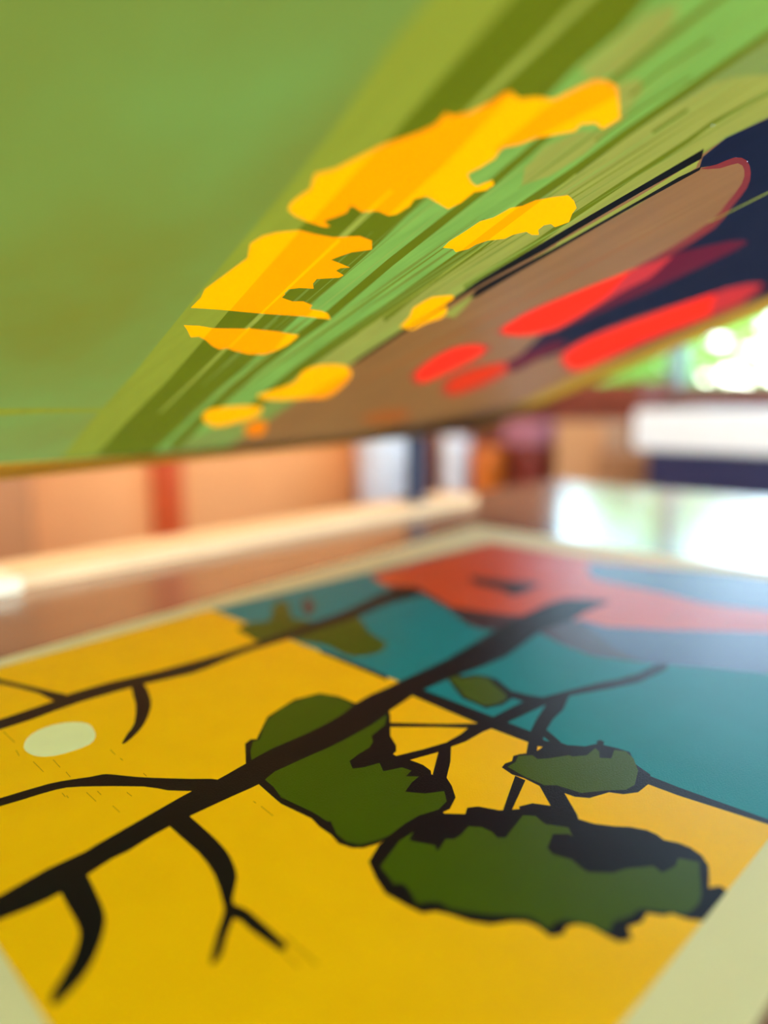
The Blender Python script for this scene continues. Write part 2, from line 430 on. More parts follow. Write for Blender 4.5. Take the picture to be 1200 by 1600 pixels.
L1o = [(576,1346),(592,1320),(601,1312),(640,1281),(667,1271),(692,1269),(694,1271),(727,1272),(730,1262),(747,1260),(780,1266),(800,1265),(812,1264),(811,1260),(832,1255),(861,1259),(905,1280),(928,1287),(960,1291),(984,1292),(1011,1297),(1027,1304),(1037,1312),(1061,1317),(1080,1325),(1096,1336),(1107,1352),(1108,1368),(1108,1387),(1125,1384),(1136,1392),(1099,1439),(1077,1437),(1061,1432),(1051,1428),(1037,1431),(1011,1427),(1003,1441),(981,1449),(988,1467),(968,1472),(949,1463),(923,1448),(901,1444),(885,1448),(880,1460),(860,1464),(840,1448),(822,1441),(800,1440),(767,1445),(735,1440),(702,1429),(680,1424),(660,1427),(637,1416),(602,1396),(587,1372)]
L1g = [(594,1354),(624,1314),(647,1299),(639,1312),(647,1315),(670,1319),(680,1321),(682,1330),(687,1326),(696,1311),(710,1311),(720,1305),(732,1291),(752,1292),(769,1300),(777,1309),(790,1309),(817,1274),(837,1275),(847,1284),(853,1288),(875,1291),(888,1293),(895,1307),(888,1303),(864,1303),(855,1325),(864,1335),(893,1343),(909,1357),(920,1363),(957,1364),(979,1357),(1021,1353),(1035,1364),(1056,1353),(1060,1341),(1092,1347),(1096,1400),(1091,1413),(1075,1427),(1061,1427),(1037,1424),(1000,1420),(984,1432),(960,1439),(949,1457),(920,1445),(885,1437),(869,1440),(857,1452),(840,1439),(827,1432),(800,1430),(770,1429),(735,1425),(702,1419),(687,1410),(672,1409),(652,1412),(637,1387),(627,1380),(616,1382),(607,1370)]
L2o = [(384,1192),(383,1162),(392,1155),(401,1155),(418,1120),(430,1112),(460,1093),(499,1083),(529,1088),(556,1099),(600,1095),(610,1117),(610,1150),(619,1165),(619,1174),(614,1178),(622,1183),(640,1187),(661,1195),(673,1204),(674,1210),(697,1214),(706,1228),(712,1246),(703,1264),(688,1271),(640,1286),(607,1309),(592,1318),(568,1325),(550,1325),(529,1318),(517,1304),(499,1292),(487,1279),(439,1256),(424,1243),(404,1225)]
L2a = [(393,1187),(395,1159),(406,1155),(419,1123),(460,1096),(499,1085),(526,1090),(552,1102),(532,1118),(484,1144),(424,1170)]
L2b = [(412,1217),(430,1205),(490,1178),(538,1156),(580,1133),(604,1117),(602,1132),(580,1150),(583,1159),(577,1168),(562,1177),(546,1189),(551,1201),(568,1199),(593,1192),(599,1205),(628,1199),(643,1204),(634,1213),(655,1213),(643,1223),(633,1237),(664,1240),(694,1236),(698,1252),(685,1265),(655,1274),(634,1286),(607,1306),(589,1313),(562,1320),(541,1315),(526,1303),(517,1283),(511,1283),(487,1268),(439,1246),(427,1229)]
L3o = [(784,1199),(789,1193),(800,1189),(802,1181),(813,1178),(838,1175),(851,1167),(870,1159),(886,1164),(914,1166),(933,1162),(932,1158),(938,1156),(944,1159),(943,1164),(965,1169),(984,1175),(993,1194),(1016,1210),(1016,1223),(997,1238),(974,1241),(952,1238),(921,1247),(898,1245),(870,1235),(845,1229),(819,1216),(800,1210)]
L3g = [(793,1198),(805,1191),(810,1181),(832,1180),(840,1186),(857,1185),(889,1180),(895,1182),(917,1180),(930,1169),(936,1174),(937,1184),(955,1185),(960,1172),(978,1174),(990,1185),(997,1204),(992,1226),(978,1234),(949,1235),(908,1239),(870,1227),(851,1227),(819,1213)]
L4o = [(694,1053),(708,1048),(721,1057),(743,1054),(762,1057),(776,1061),(797,1078),(802,1090),(786,1101),(759,1107),(742,1099),(722,1091),(709,1074)]
L4g = [(697,1055),(708,1050),(721,1060),(743,1057),(762,1060),(772,1070),(792,1087),(783,1097),(759,1103),(743,1096),(724,1087),(713,1072)]
L5g = [(455,1000),(490,985),(550,962),(565,970),(580,990),(605,1005),(590,1020),(555,1026),(535,1022),(515,1010),(495,1005)]
L6g = [(370,982),(395,972),(422,970),(427,945),(450,940),(457,965),(490,972),(460,995),(405,1002),(390,995)]
spot_px = [(472, 938), (486, 936), (492, 950), (484, 962), (474, 955)]
B1 = [(-30,1414),(0,1399),(75,1357),(132,1331),(150,1320),(200,1292),(262,1257),(300,1236),(340,1218),(370,1201),(384,1193),(424,1170),(484,1144),(532,1118),(556,1099),(580,1085),(605,1074),(645,1055),(700,1029),(765,990),(800,970),(850,946),(870,939),(890,935),(953,939),(930,950),(912,958),(896,968),(845,986),(790,1026),(710,1057),(655,1081),(646,1086),(607,1112),(538,1156),(490,1178),(430,1205),(409,1223),(370,1241),(297,1275),(240,1305),(200,1330),(175,1342),(137,1367),(95,1395),(50,1417),(0,1437),(-30,1450)]
B1a = [(265,1291),(310,1332),(335,1367),(347,1405),(350,1425),(340,1455),(329,1500),(334,1506),(347,1490),(365,1435),(390,1452),(437,1485),(445,1484),(447,1478),(442,1470),(387,1422),(367,1414),(364,1402),(370,1372),(365,1350),(352,1327),(327,1302),(297,1276),(290,1270),(268,1280)]
B1b = [(95,1395),(112,1427),(122,1447),(124,1465),(112,1500),(82,1550),(79,1565),(85,1571),(100,1560),(130,1527),(150,1492),(162,1455),(164,1430),(155,1405),(137,1369),(130,1360),(97,1385)]
T1 = [(-20,1252),(0,1247),(75,1225),(112,1218),(140,1214),(160,1210),(175,1210),(215,1214),(260,1216),(300,1217),(350,1219),(320,1240),(300,1236),(262,1235),(225,1229),(127,1229),(87,1234),(37,1249),(0,1260),(-20,1266)]
B2 = [(-20,1131),(0,1124),(85,1095),(100,1087),(175,1065),(237,1051),(340,1023),(440,990),(490,972),(550,950),(600,925),(640,917),(665,926),(645,934),(610,942),(555,965),(460,996),(390,1017),(340,1037),(300,1052),(225,1069),(125,1097),(50,1124),(0,1140),(-20,1147)]
B2a = [(205,1072),(212,1100),(210,1130),(200,1145),(191,1160),(194,1162),(207,1152),(225,1132),(236,1105),(234,1087),(224,1068)]
B2b = [(-20,1057),(0,1061),(85,1081),(103,1086),(88,1097),(60,1083),(0,1068),(-20,1064)]
LINE = [(630,1068),(655,1075),(760,1116),(830,1143),(1017,1213),(1060,1230),(1200,1280),(1330,1328),(1330,1332),(1200,1288),(1060,1243),(1017,1227),(826,1160),(748,1131),(646,1088)]
LINE2 = [(500,1015),(560,1038),(605,1056),(605,1063),(560,1044),(500,1020)]
B3 = [(615,1182),(660,1171),(697,1160),(720,1147),(735,1134),(767,1122),(817,1096),(792,1088),(797,1079),(826,1086),(848,1089),(883,1080),(933,1067),(965,1061),(997,1052),(1022,1039),(1045,1036),(1042,1046),(997,1067),(949,1077),(890,1087),(880,1109),(864,1124),(854,1140),(876,1159),(870,1170),(840,1180),(822,1178),(826,1156),(830,1140),(838,1124),(853,1101),(788,1131),(756,1143),(727,1159),(705,1167),(704,1190),(697,1218),(676,1210),(685,1175),(642,1187),(620,1190)]
THIN = [(606,1129),(700,1131),(755,1130),(740,1138),(680,1136),(606,1136)]
B6 = [(805,1212),(785,1268),(799,1268),(821,1219)]
B7 = [(843,1228),(862,1262),(905,1284),(902,1273),(880,1236)]
DOT1 = [(849,1151),(859,1159),(849,1156)]; DOT2 = [(840,1166),(848,1167),(839,1173)]
SUN = [(37,1168),(42,1154),(58,1142),(85,1132),(115,1128),(138,1131),(147,1141),(149,1152),(140,1163),(115,1173),(85,1181),(60,1182),(45,1177)]
rg = []
def add(key, px, k=0): rg.append((key, sheet_poly(px, k)))
rg += [('yellow_ink', yellow), ('teal_ink', colour), ('orange_ink', orange)]
add('maroon_ink', maroon_px); add('navy_ink', navy_px, 2); add('navy_band_ink', navy_l_px); add('orange_mark', mark_px, 2)
add('small_branch_mark', spot_px, 2)
for nm, p in (('leaf_outline', L1o), ('leaf_outline_b', L2o), ('leaf_outline_c', L3o), ('leaf_outline_d', L4o)): add(nm, p)
add('boundary_line', LINE); add('boundary_line', LINE2)
for nm, p, k in (('leaf', L1g, 0), ('leaf_b', L2a, 2), ('leaf_c', L2b, 0), ('leaf_d', L3g, 0), ('leaf_e', L4g, 2), ('leaf_f', L5g, 2), ('leaf_g', L6g, 2)): add(nm, p, k)
for nm, p in (('branch_a', B1), ('branch_a', B1a), ('branch_a', B1b), ('branch_a', T1), ('branch_b', B2), ('branch_b', B2a), ('branch_b', B2b), ('branch_c', B3), ('branch_c', THIN), ('branch_c', B6), ('branch_c', B7)):
    add(nm, p, 2 if nm != 'branch_c' else 0)
add('teal_ink', DOT1); add('yellow_ink', DOT2); add('bare_paper_oval', SUN, 2)
rs = random.Random(3)
for x0, y0, x1, y1 in ((5,1143,23,1160),(25,1172,30,1181),(52,1190,68,1206),(83,1187,94,1199),(103,1206,110,1214),(172,1171,180,1179),(188,1185,192,1188),(97,1239,102,1245),(104,1243,107,1247),(135,1238,150,1252),(152,1236,158,1242),(198,1238,206,1244),(176,1259,187,1269),(224,1208,229,1213),(396,1252,400,1255),(408,1260,427,1275)):
    add('scratch', strip([(x0, y0), (x1, y1)], .9))
add('scratch', strip([(445,1462),(470,1485),(496,1507)], 2.2)); add('scratch', strip([(446,1490),(467,1510)], 2.0))
pm = {'yellow_ink': ink('yellow_ink', YEL), 'teal_ink': ink('teal_ink', TEAL, .42), 'orange_ink': ink('orange_ink', ORA, .36), 'maroon_ink': ink('maroon_ink', MAR, .34), 'navy_ink': ink('navy_ink', NAV, .3), 'navy_band_ink': ink('navy_ink', NAV, .3),
      'bare_paper_oval': ink('bare_paper_oval', (236, 228, 156), .6), 'scratch': ink('scratch', (150, 100, 10), .6), 'orange_mark': ink('dark_ink', BLK, .3), 'small_branch_mark': ink('dark_ink', BLK, .3)}
m_black = ink('black_ink', BLK, .42, .1); m_green = ink('green_ink', GRN, .4)
for key, tris in partition(rg).items():
    nm = {'leaf_outline_b': 'leaf_outline', 'leaf_outline_c': 'leaf_outline', 'leaf_outline_d': 'leaf_outline', 'branch_a': 'branch', 'branch_b': 'branch', 'branch_c': 'branch', 'navy_band_ink': 'navy_ink'}.get(key, 'leaf' if key.startswith('leaf_') and 'out' not in key else key)
    m = pm.get(key) or (m_green if nm == 'leaf' else m_black)
    for pc_ in ([tris] if key == 'scratch' else pieces(tris)):
        o = link(nm, flat_mesh(nm, pc_, ZP - ZT), m, pr)
        if key == 'scratch': o['kind'] = 'stuff'

# ================================================================== RAISED SCREEN
sr = empty('printing_screen', (0, 0, 0)); sr.matrix_world = SCR
tag(sr, 'raised screen printing frame with green emulsion and glowing yellow stencil openings above the print', 'screen frame')
Q = [(-.7, -.7), (4.85, -.7), (5.5, 4.1), (-.7, 3.13)]       # outer corners of the frame (in camera heights)
Q = [(x * H, y * H) for x, y in Q]
BASE = (122, 166, 68)
def film(n, tr, re=None, tf=.62, rough=.5, var=.08, sc_=30, spec=.12): return mat(n, re or tr, rough, spec, var, sc_, (6, 1, 1), trans=tr, tfac=tf)
fm = {
 'emulsion': mat('green_emulsion', (96, 118, 50), .35, .4, .1, 7, (1.5, 1, 1), trans=(120, 140, 58), tfac=.62, trans2=(116, 172, 98)),
 'light_band': film('yellow_green_film', (140, 166, 62), (108, 124, 50)),
 'dark_band': film('olive_film', (98, 122, 24), (84, 98, 26)),
 'light_scratch': film('pale_scratch', (150, 176, 80), (120, 140, 70)),
 'clear_band': film('clear_green_film', (122, 184, 96), (100, 134, 64), .62, .5, .2, 26),
 'stripe': film('olive_film', (104, 132, 18)),
 'yellow_olive': film('yellow_olive_film', (148, 168, 88), (120, 132, 70), .62, .5, .14, 30),
 'opening': film('open_mesh', (255, 188, 0), (236, 154, 6), .82, .5, .01, 30, .3),
 'opening_deep': film('open_mesh_film', (255, 166, 0), (232, 134, 4), .82, .5, .01, 30, .3),
 'streak_a': film('pale_streak', (142, 184, 98), (112, 140, 72)),
 'streak_b': film('grey_green_streak', (116, 148, 66), (96, 116, 52)),
 'streak_c': film('dull_olive_streak', (112, 136, 40), (92, 106, 34)),
 'black_streak': film('black_ink_film', (4, 10, 14), (4, 14, 20), .2, .5, .05, 30, .02),
 'brown': film('brown_ink_film', (138, 106, 66), (120, 94, 62), .6, .35, .12, 16),
 'brown_light': film('grey_brown_film', (152, 122, 84), (130, 104, 72), .6, .5, .1, 16),
 'brown_dull': film('dull_orange_film', (160, 96, 40), (130, 78, 36), .6, .35, .1, 16),
 'navy': film('navy_ink_film', (26, 38, 72), (20, 34, 68), .4, .5, .1, 16, .02),
 'purple': film('purple_ink_film', (104, 32, 66), (80, 32, 58), .55, .5, .1, 16, .03),
 'red': film('red_open_mesh', (255, 52, 40), (226, 40, 34), .8, .5, .03, 30),
 'red_dim': film('red_film', (214, 60, 34), (180, 50, 34), .7, .5, .04, 30),
 'crimson': film('crimson_film', (196, 46, 60), (160, 42, 52), .65, .4, .06, 30),
 'red_glow_rim': film('red_glow_rim_tone', (178, 70, 52), (140, 58, 46), .6, .4, .1, 30),  # painted glow falloff around the red openings
 'red_edge': film('dark_red_film', (132, 40, 48), (96, 32, 42), .55, .4, .1, 30),
 'orange_opening': film('orange_open_mesh', (240, 140, 6), (210, 112, 10), .7, .5, .03, 30),
 'mesh_margin': film('bare_olive_mesh', (190, 166, 62), (160, 136, 44), .6, .5, .05, 30),
 'frame_mesh': film('yellow_mesh_on_frame', (220, 170, 10), (232, 176, 8), .3, .5, .05, 30),
}
RG = []
def adds(key, px, k=0, poly=None): RG.append((key, poly or screen_poly(px, k)))
def ext(p, n=260):                        # extend a traced line beyond the top of the picture
    (x1, y1), (x0, y0) = p[1], p[0]; l = math.hypot(x0 - x1, y0 - y1)
    return [(x0 + (x0 - x1) / l * n, y0 + (y0 - y1) / l * n)] + p
la = ext([(667, 0), (607, 75), (531, 190), (460, 280), (317, 450), (212, 580), (137, 664), (95, 716)])
lb = ext([(797, 0), (750, 55), (675, 140), (615, 210), (525, 300), (465, 360), (400, 435), (337, 510), (260, 597), (200, 657), (150, 712)])
lc = ext([(1010, 0), (970, 47), (900, 104), (850, 155), (740, 242), (667, 307), (582, 390), (485, 477), (442, 517), (400, 557), (325, 625), (235, 712)])
s2 = ext([(1200, 55), (1112, 115), (1050, 158), (975, 210), (900, 265), (816, 322), (735, 388), (700, 413), (600, 485), (525, 535), (460, 582), (380, 650)], 120)
bk = [(1330, 110), (1200, 182), (1135, 213), (1100, 237), (1000, 297), (900, 356), (850, 385), (750, 441), (710, 467), (640, 512), (560, 560), (480, 612), (400, 668), (340, 708)]
adds('emulsion', None, poly=Q)
adds('light_band', la + lb[::-1])
adds('light_band', strip([(-70, 646), (60, 642), (172, 641)], [14, 5]))
adds('dark_band', lb + lc[::-1])
adds('clear_band', lc + s2[::-1])
adds('yellow_olive', [(1330, 90), (1200, 116), (1150, 119), (1110, 132), (1050, 168), (975, 218), (900, 275), (816, 335), (735, 396), (700, 420), (640, 462), (560, 520), (480, 578), (430, 630), (480, 612), (560, 560), (640, 512), (710, 467), (750, 441), (850, 385), (900, 356), (1000, 297), (1100, 237), (1135, 213), (1200, 182), (1330, 110)])
adds('yellow_olive', [(905, 108), (1010, 20), (1050, 6), (1062, 14), (1045, 45), (965, 112), (930, 126)])
adds('yellow_olive', [(968, 130), (1000, 122), (1005, 140), (975, 185), (915, 240), (860, 275), (815, 290), (820, 262), (850, 228), (905, 205), (945, 205)])
adds('stripe', strip([(1180, -45), (1120, 0), (1055, 48), (962, 122), (900, 175), (845, 220), (770, 285), (700, 339), (610, 410), (515, 491), (467, 525), (400, 575), (330, 640), (270, 700)], [9, 15]))
adds('stripe', strip(s2, [11, 14]))
adds('stripe', strip([(1320, 78), (1200, 145), (1112, 193), (1075, 220), (975, 285), (900, 335), (840, 378), (725, 449)], [5, 9]))
adds('stripe', strip([(800, 352), (740, 398), (660, 452), (600, 500)], [3, 7])); adds('stripe', strip([(1080, 120), (1000, 170), (930, 220)], 3))
adds('stripe', strip([(1110, 60), (1030, 112), (985, 150)], 4)); adds('stripe', strip([(1075, 172), (1020, 208)], 6))
adds('light_scratch', strip(ext([(900, 12), (860, 52), (785, 124), (750, 158), (612, 298), (535, 370), (445, 455), (400, 500), (350, 547), (307, 590), (250, 645)], 100), [16, 3]))
adds('light_scratch', strip([(900, 272), (850, 312), (760, 380), (640, 466), (560, 520)], 2.2)); adds('light_scratch', strip([(850, 392), (780, 428), (715, 466), (650, 508)], 2))
rs = random.Random(11)
for k in range(34):                       # fine drag marks of the squeegee
    uc = 1.28 + .7 * rs.random(); kk_ = .17 * max(0, 2 - uc) / .9; va = .05 + 1.6 * rs.random(); vb = va + .3 + 1.3 * rs.random(); wd_ = rs.choice((.006, .009, .014, .02)) * .5
    f_ = lambda v: uc + kk_ * (v - 1)
    if vb > 2.6: vb = 2.6
    adds(rs.choice(('streak_a', 'streak_b', 'streak_b', 'streak_c')), None, poly=hh((f_(va) - wd_ * .2, va), (f_(va) + wd_ * .2, va), (f_((va + vb) / 2) + wd_, (va + vb) / 2), (f_(vb) + wd_ * .2, vb), (f_(vb) - wd_ * .2, vb), (f_((va + vb) / 2) - wd_, (va + vb) / 2)))
# brown and navy ink film on the far side of the screen
brown_px = [(1420, 90), (1330, 112), (1200, 184), (1135, 215), (1100, 239), (1000, 299), (900, 358), (850, 387), (750, 443), (710, 469), (640, 514), (560, 562), (480, 614), (400, 670), (330, 716), (560, 720), (900, 720), (1500, 420)]
adds('brown', brown_px)
adds('brown_dull', [(560, 655), (600, 640), (640, 640), (635, 655), (595, 664)], 2)
for k in range(12):
    uc = 2.1 + .75 * rs.random(); va = .55 + 1.2 * rs.random(); vb = va + .4 + .9 * rs.random(); wd_ = .003 + .01 * rs.random()
    adds(rs.choice(('brown_light', 'brown_dull')), None, poly=hh((uc, va), (uc + wd_, (va + vb) / 2), (uc, vb), (uc - wd_, (va + vb) / 2)))
adds('yellow_olive', [(1092, 249), (1070, 262), (1000, 306), (900, 365), (850, 395), (800, 424), (745, 455), (690, 492), (710, 497), (738, 467), (816, 419), (900, 373), (1000, 318), (1060, 280), (1088, 262)])
adds('navy', [(1420, 60), (1330, 112), (1200, 185), (1135, 215), (1098, 245), (1093, 262), (1120, 258), (1150, 246), (1168, 252), (1171, 270), (1166, 292), (1142, 322), (1116, 354), (1050, 394), (1000, 420), (985, 430), (960, 452), (900, 490), (850, 520), (820, 548), (800, 570), (850, 560), (885, 548), (905, 580), (1040, 527), (1200, 462), (1420, 370)])
adds('red_edge', [(1093, 264), (1120, 257), (1148, 246), (1167, 251), (1173, 270), (1167, 294), (1143, 324), (1117, 356), (1052, 397), (1000, 423), (985, 430), (996, 416), (1045, 389), (1110, 347), (1136, 317), (1159, 287), (1163, 266), (1153, 255), (1125, 263)], 2)
def halo(px, d):  # push an outline outward for the painted glow rim
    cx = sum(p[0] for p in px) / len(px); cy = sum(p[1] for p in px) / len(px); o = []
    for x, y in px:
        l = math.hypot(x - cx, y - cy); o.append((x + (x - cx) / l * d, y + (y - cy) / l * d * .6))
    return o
adds('red_glow_rim', halo([(649, 587), (670, 567), (705, 547), (740, 540), (759, 545), (740, 560), (700, 580), (662, 597)], 9), 2)
adds('red_glow_rim', halo([(697, 605), (715, 587), (750, 575), (792, 567), (790, 580), (750, 600), (710, 616)], 9), 2)
adds('red_glow_rim', halo([(880, 556), (920, 530), (1000, 500), (1100, 464), (1150, 449), (1170, 448), (1155, 474), (1100, 496), (1000, 535), (910, 577), (890, 572)], 8), 2)
adds('red_glow_rim', halo([(782, 518), (810, 498), (840, 482), (900, 457), (960, 433), (990, 440), (930, 476), (870, 512), (820, 523)], 8), 2)
adds('red', [(782, 518), (810, 498), (840, 482), (900, 457), (960, 433), (1010, 414), (990, 440), (930, 476), (870, 512), (820, 523)], 2)
adds('crimson', [(985, 424), (1030, 408), (1075, 392), (1060, 410), (1010, 437), (960, 462), (915, 485), (945, 466)], 2)
adds('purple', [(1050, 402), (1060, 395), (1140, 377), (1168, 379), (1120, 405), (1060, 433), (1000, 460), (930, 490), (880, 512), (930, 480), (1000, 446)], 2)
adds('red', [(649, 587), (670, 567), (705, 547), (740, 540), (759, 545), (740, 560), (700, 580), (662, 597)], 2)
adds('red_dim', [(697, 605), (715, 587), (750, 575), (792, 567), (790, 580), (750, 600), (710, 616)], 2)
adds('purple', [(792, 566), (830, 548), (870, 532), (885, 540), (840, 562), (800, 582)], 2)
adds('red', [(880, 556), (920, 530), (1000, 500), (1100, 464), (1150, 449), (1170, 448), (1155, 474), (1100, 496), (1000, 535), (910, 577), (890, 572)], 2)
adds('crimson', [(1120, 458), (1150, 448), (1180, 444), (1192, 446), (1165, 468), (1125, 487), (1110, 490)], 2)
adds('black_streak', [(1100, 232), (1000, 291), (900, 349), (850, 378), (750, 437), (708, 466), (712, 469), (760, 440), (850, 391), (900, 360), (1000, 301), (1096, 248)])
adds('black_streak', [(1096, 260), (1060, 277), (1000, 312), (900, 369), (860, 391), (816, 414), (770, 438), (745, 452), (734, 466), (745, 464), (770, 449), (816, 422), (860, 397), (900, 374), (1000, 317), (1060, 284), (1093, 266)])
adds('black_streak', [(708, 464), (640, 508), (560, 560), (545, 572), (562, 564), (640, 514), (712, 469)])
adds('light_scratch', strip([(1107, 348), (1140, 331), (1200, 301), (1290, 255)], [1.2, 2.4])); adds('light_scratch', strip([(1092, 252), (1000, 307), (900, 365), (870, 382)], 2.0))
# stencil openings (bare yellow mesh)
O1 = [(450,327),(455,317),(473,303),(485,296),(492,272),(524,264),(565,243),(600,226),(650,209),(677,197),(690,186),(696,177),(707,181),(735,176),(770,159),(790,145),(800,144),(810,155),(840,152),(865,156),(900,139),(927,126),(945,126),(964,135),(967,160),(969,185),(941,202),(931,192),(907,194),(898,205),(835,216),(810,226),(787,230),(779,237),(774,247),(750,262),(730,272),(736,285),(745,291),(770,281),(772,289),(760,297),(741,300),(720,317),(700,327),(669,308),(665,307),(647,311),(640,322),(620,335),(607,337),(592,330),(575,329),(566,332),(552,322),(547,322),(542,332),(525,339),(510,344),(506,347),(517,354),(507,355),(482,347),(460,337)]
O2 = [(298,481),(314,465),(320,452),(357,425),(387,403),(391,381),(410,369),(433,363),(468,360),(492,366),(521,371),(562,369),(581,376),(581,390),(550,394),(532,400),(517,406),(530,411),(547,418),(532,419),(525,423),(537,430),(530,434),(495,436),(489,443),(490,451),(468,450),(451,452),(442,457),(446,460),(440,465),(457,471),(474,471),(488,477),(484,483),(503,486),(512,490),(517,499),(471,494),(410,490),(343,484)]
O2b = [(287,508),(311,509),(334,513),(395,514),(433,518),(468,524),(451,538),(433,547),(413,554),(387,553),(366,548),(355,544),(343,546),(331,540),(321,531),(311,526),(298,527),(292,515)]
O3 = [(692,387),(702,377),(726,362),(750,346),(771,340),(798,325),(816,322),(837,313),(864,308),(888,305),(897,314),(901,325),(894,334),(889,347),(867,355),(861,350),(850,352),(841,359),(842,367),(831,367),(822,362),(801,367),(789,373),(762,376),(744,382),(732,389),(712,394),(708,389)]
O4 = [(624,511),(640,495),(645,482),(660,472),(675,464),(707,461),(710,466),(697,479),(699,487),(690,497),(665,505),(645,515)]
O5 = [(403,617),(433,608),(460,597),(473,580),(500,570),(533,570),(547,577),(547,590),(527,610),(507,622),(487,622),(440,625),(410,623)]
O6 = [(317,655),(323,642),(350,636),(410,635),(397,653),(370,660),(337,667)]
O6b = [(380,673),(397,658),(417,660),(413,677),(397,682)]
def clip(sub, band):                      # clip a traced outline to a convex band (both in pixels)
    out = sub; n = len(band)
    area = sum(band[i][0] * band[(i + 1) % n][1] - band[(i + 1) % n][0] * band[i][1] for i in range(n))
    for i in range(n):
        a, b = band[i], band[(i + 1) % n]; inp, out = out, []
        f = lambda p: ((b[0] - a[0]) * (p[1] - a[1]) - (b[1] - a[1]) * (p[0] - a[0])) * (1 if area > 0 else -1)
        for j in range(len(inp)):
            p, q = inp[j], inp[(j + 1) % len(inp)]; fp, fq = f(p), f(q)
            if fp >= 0: out.append(p)
            if fp * fq < 0: k = fp / (fp - fq); out.append((p[0] + (q[0] - p[0]) * k, p[1] + (q[1] - p[1]) * k))
        if not out: return out
    return out
for i, (p, k) in enumerate(((O1, 0), (O2, 0), (O2b, 0), (O3, 0), (O4, 0), (O5, 2), (O6, 2))): adds('opening#%d' % i, p, k)
adds('orange_opening', O6b, 2)
for p, band in ((O1, [(690, 120), (550, 275), (440, 395), (560, 395), (690, 262), (860, 110)]), (O1, [(940, 110), (985, 140), (800, 235), (770, 235), (850, 170)]),
                (O2, [(495, 330), (340, 507), (465, 507), (495, 480), (592, 380), (600, 330)]), (O2b, [(344, 500), (312, 535), (330, 570), (410, 570), (450, 520), (440, 500)]),
                (O3, [(820, 316), (720, 392), (735, 396), (850, 310)]), (O5, [(560, 575), (500, 605), (470, 630), (560, 640)])):
    c = clip(p, band)
    if len(c) > 2: adds('opening_deep', c)
adds('light_scratch_open', strip([(612, 298), (575, 331)], 5)); adds('light_scratch_open', strip([(530, 375), (445, 455), (408, 490)], [5, 3])); adds('light_scratch_open', strip([(390, 512), (358, 543)], 2.2))
adds('black_streak', strip([(712, 466), (690, 481), (655, 502), (640, 512)], [3, 2]))
# bare olive mesh between the film and the frame
adds('mesh_margin', None, poly=[Q[1], Q[2]] + hh((5.1, 3.9), (4.72, 2.54), (4.66, 1.88), (4.64, 1.24), (4.6, -.7)))
adds('frame_mesh', None, poly=[Q[2], Q[3]] + hh((-.7, 2.73), (1.0, 3.08), (2.68, 3.56), (4.0, 3.84)))
nice = {'light_band': 'ink_streak', 'dark_band': 'ink_streak', 'stripe': 'ink_streak', 'clear_band': 'ink_streak', 'yellow_olive': 'ink_streak', 'black_streak': 'ink_streak', 'streak_a': 'ink_streak', 'streak_b': 'ink_streak', 'streak_c': 'ink_streak', 'light_scratch': 'scratch', 'light_scratch_open': 'scratch',
        'brown': 'ink_or_glow_film', 'brown_dull': 'ink_or_glow_film', 'brown_light': 'ink_or_glow_film', 'red_edge': 'ink_or_glow_film', 'red_glow_rim': 'ink_or_glow_film', 'crimson': 'ink_or_glow_film', 'navy': 'ink_or_glow_film', 'purple': 'ink_or_glow_film', 'red': 'red_opening', 'red_dim': 'red_opening', 'opening_deep': 'stencil_opening', 'orange_opening': 'stencil_opening', 'mesh_margin': 'mesh_margin', 'frame_mesh': 'mesh_margin', 'emulsion': 'emulsion'}  # the rims around the red openings are painted glow, grouped with the ink
def inside(t):
    x = sum(q[0] for q in t) / 3; y = sum(q[1] for q in t) / 3
    return all((Q[(i + 1) % 4][0] - Q[i][0]) * (y - Q[i][1]) - (Q[(i + 1) % 4][1] - Q[i][1]) * (x - Q[i][0]) > 0 for i in range(4))
for key, tris in partition(RG).items():
    tris = [t for t in tris if inside(t)]
    kk = key.split('#')[0]; nm = nice.get(kk, 'stencil_opening')
    for pc_ in pieces(tris):
        link(nm, flat_mesh(nm, pc_, 0, False), fm['opening' if kk in ('opening', 'light_scratch_open') else kk], sr)
# frame bars of box section, glued on the upper face of the mesh
m_alu = mat('aluminium', (176, 178, 180), .35, .5, .04, 30, metal=.8)
fh = .04; e = .0004
def inset(i, wd):                         # bar along side i of the frame, wd metres wide, mitred at the corners
    a, b = Vector(Q[i]), Vector(Q[(i + 1) % 4]); d = (b - a).normalized(); n = Vector((-d.y, d.x))
    return [tuple(a), tuple(b), tuple(b + n * wd - d * wd), tuple(a + n * wd + d * wd)]
for i, wd in enumerate((.025, .013, .035, .025)): prism(inset(i, wd), e, fh).build('frame_bar', m_alu, sr)

prism(hh((2.4, 3.60), (5.22, 3.2), (5.46, 4.06), (4.0, 3.86)), e * .5, .006).build('added_shade_plate', m_alu, sr)  # unseen plate added to block light and darken the far corner

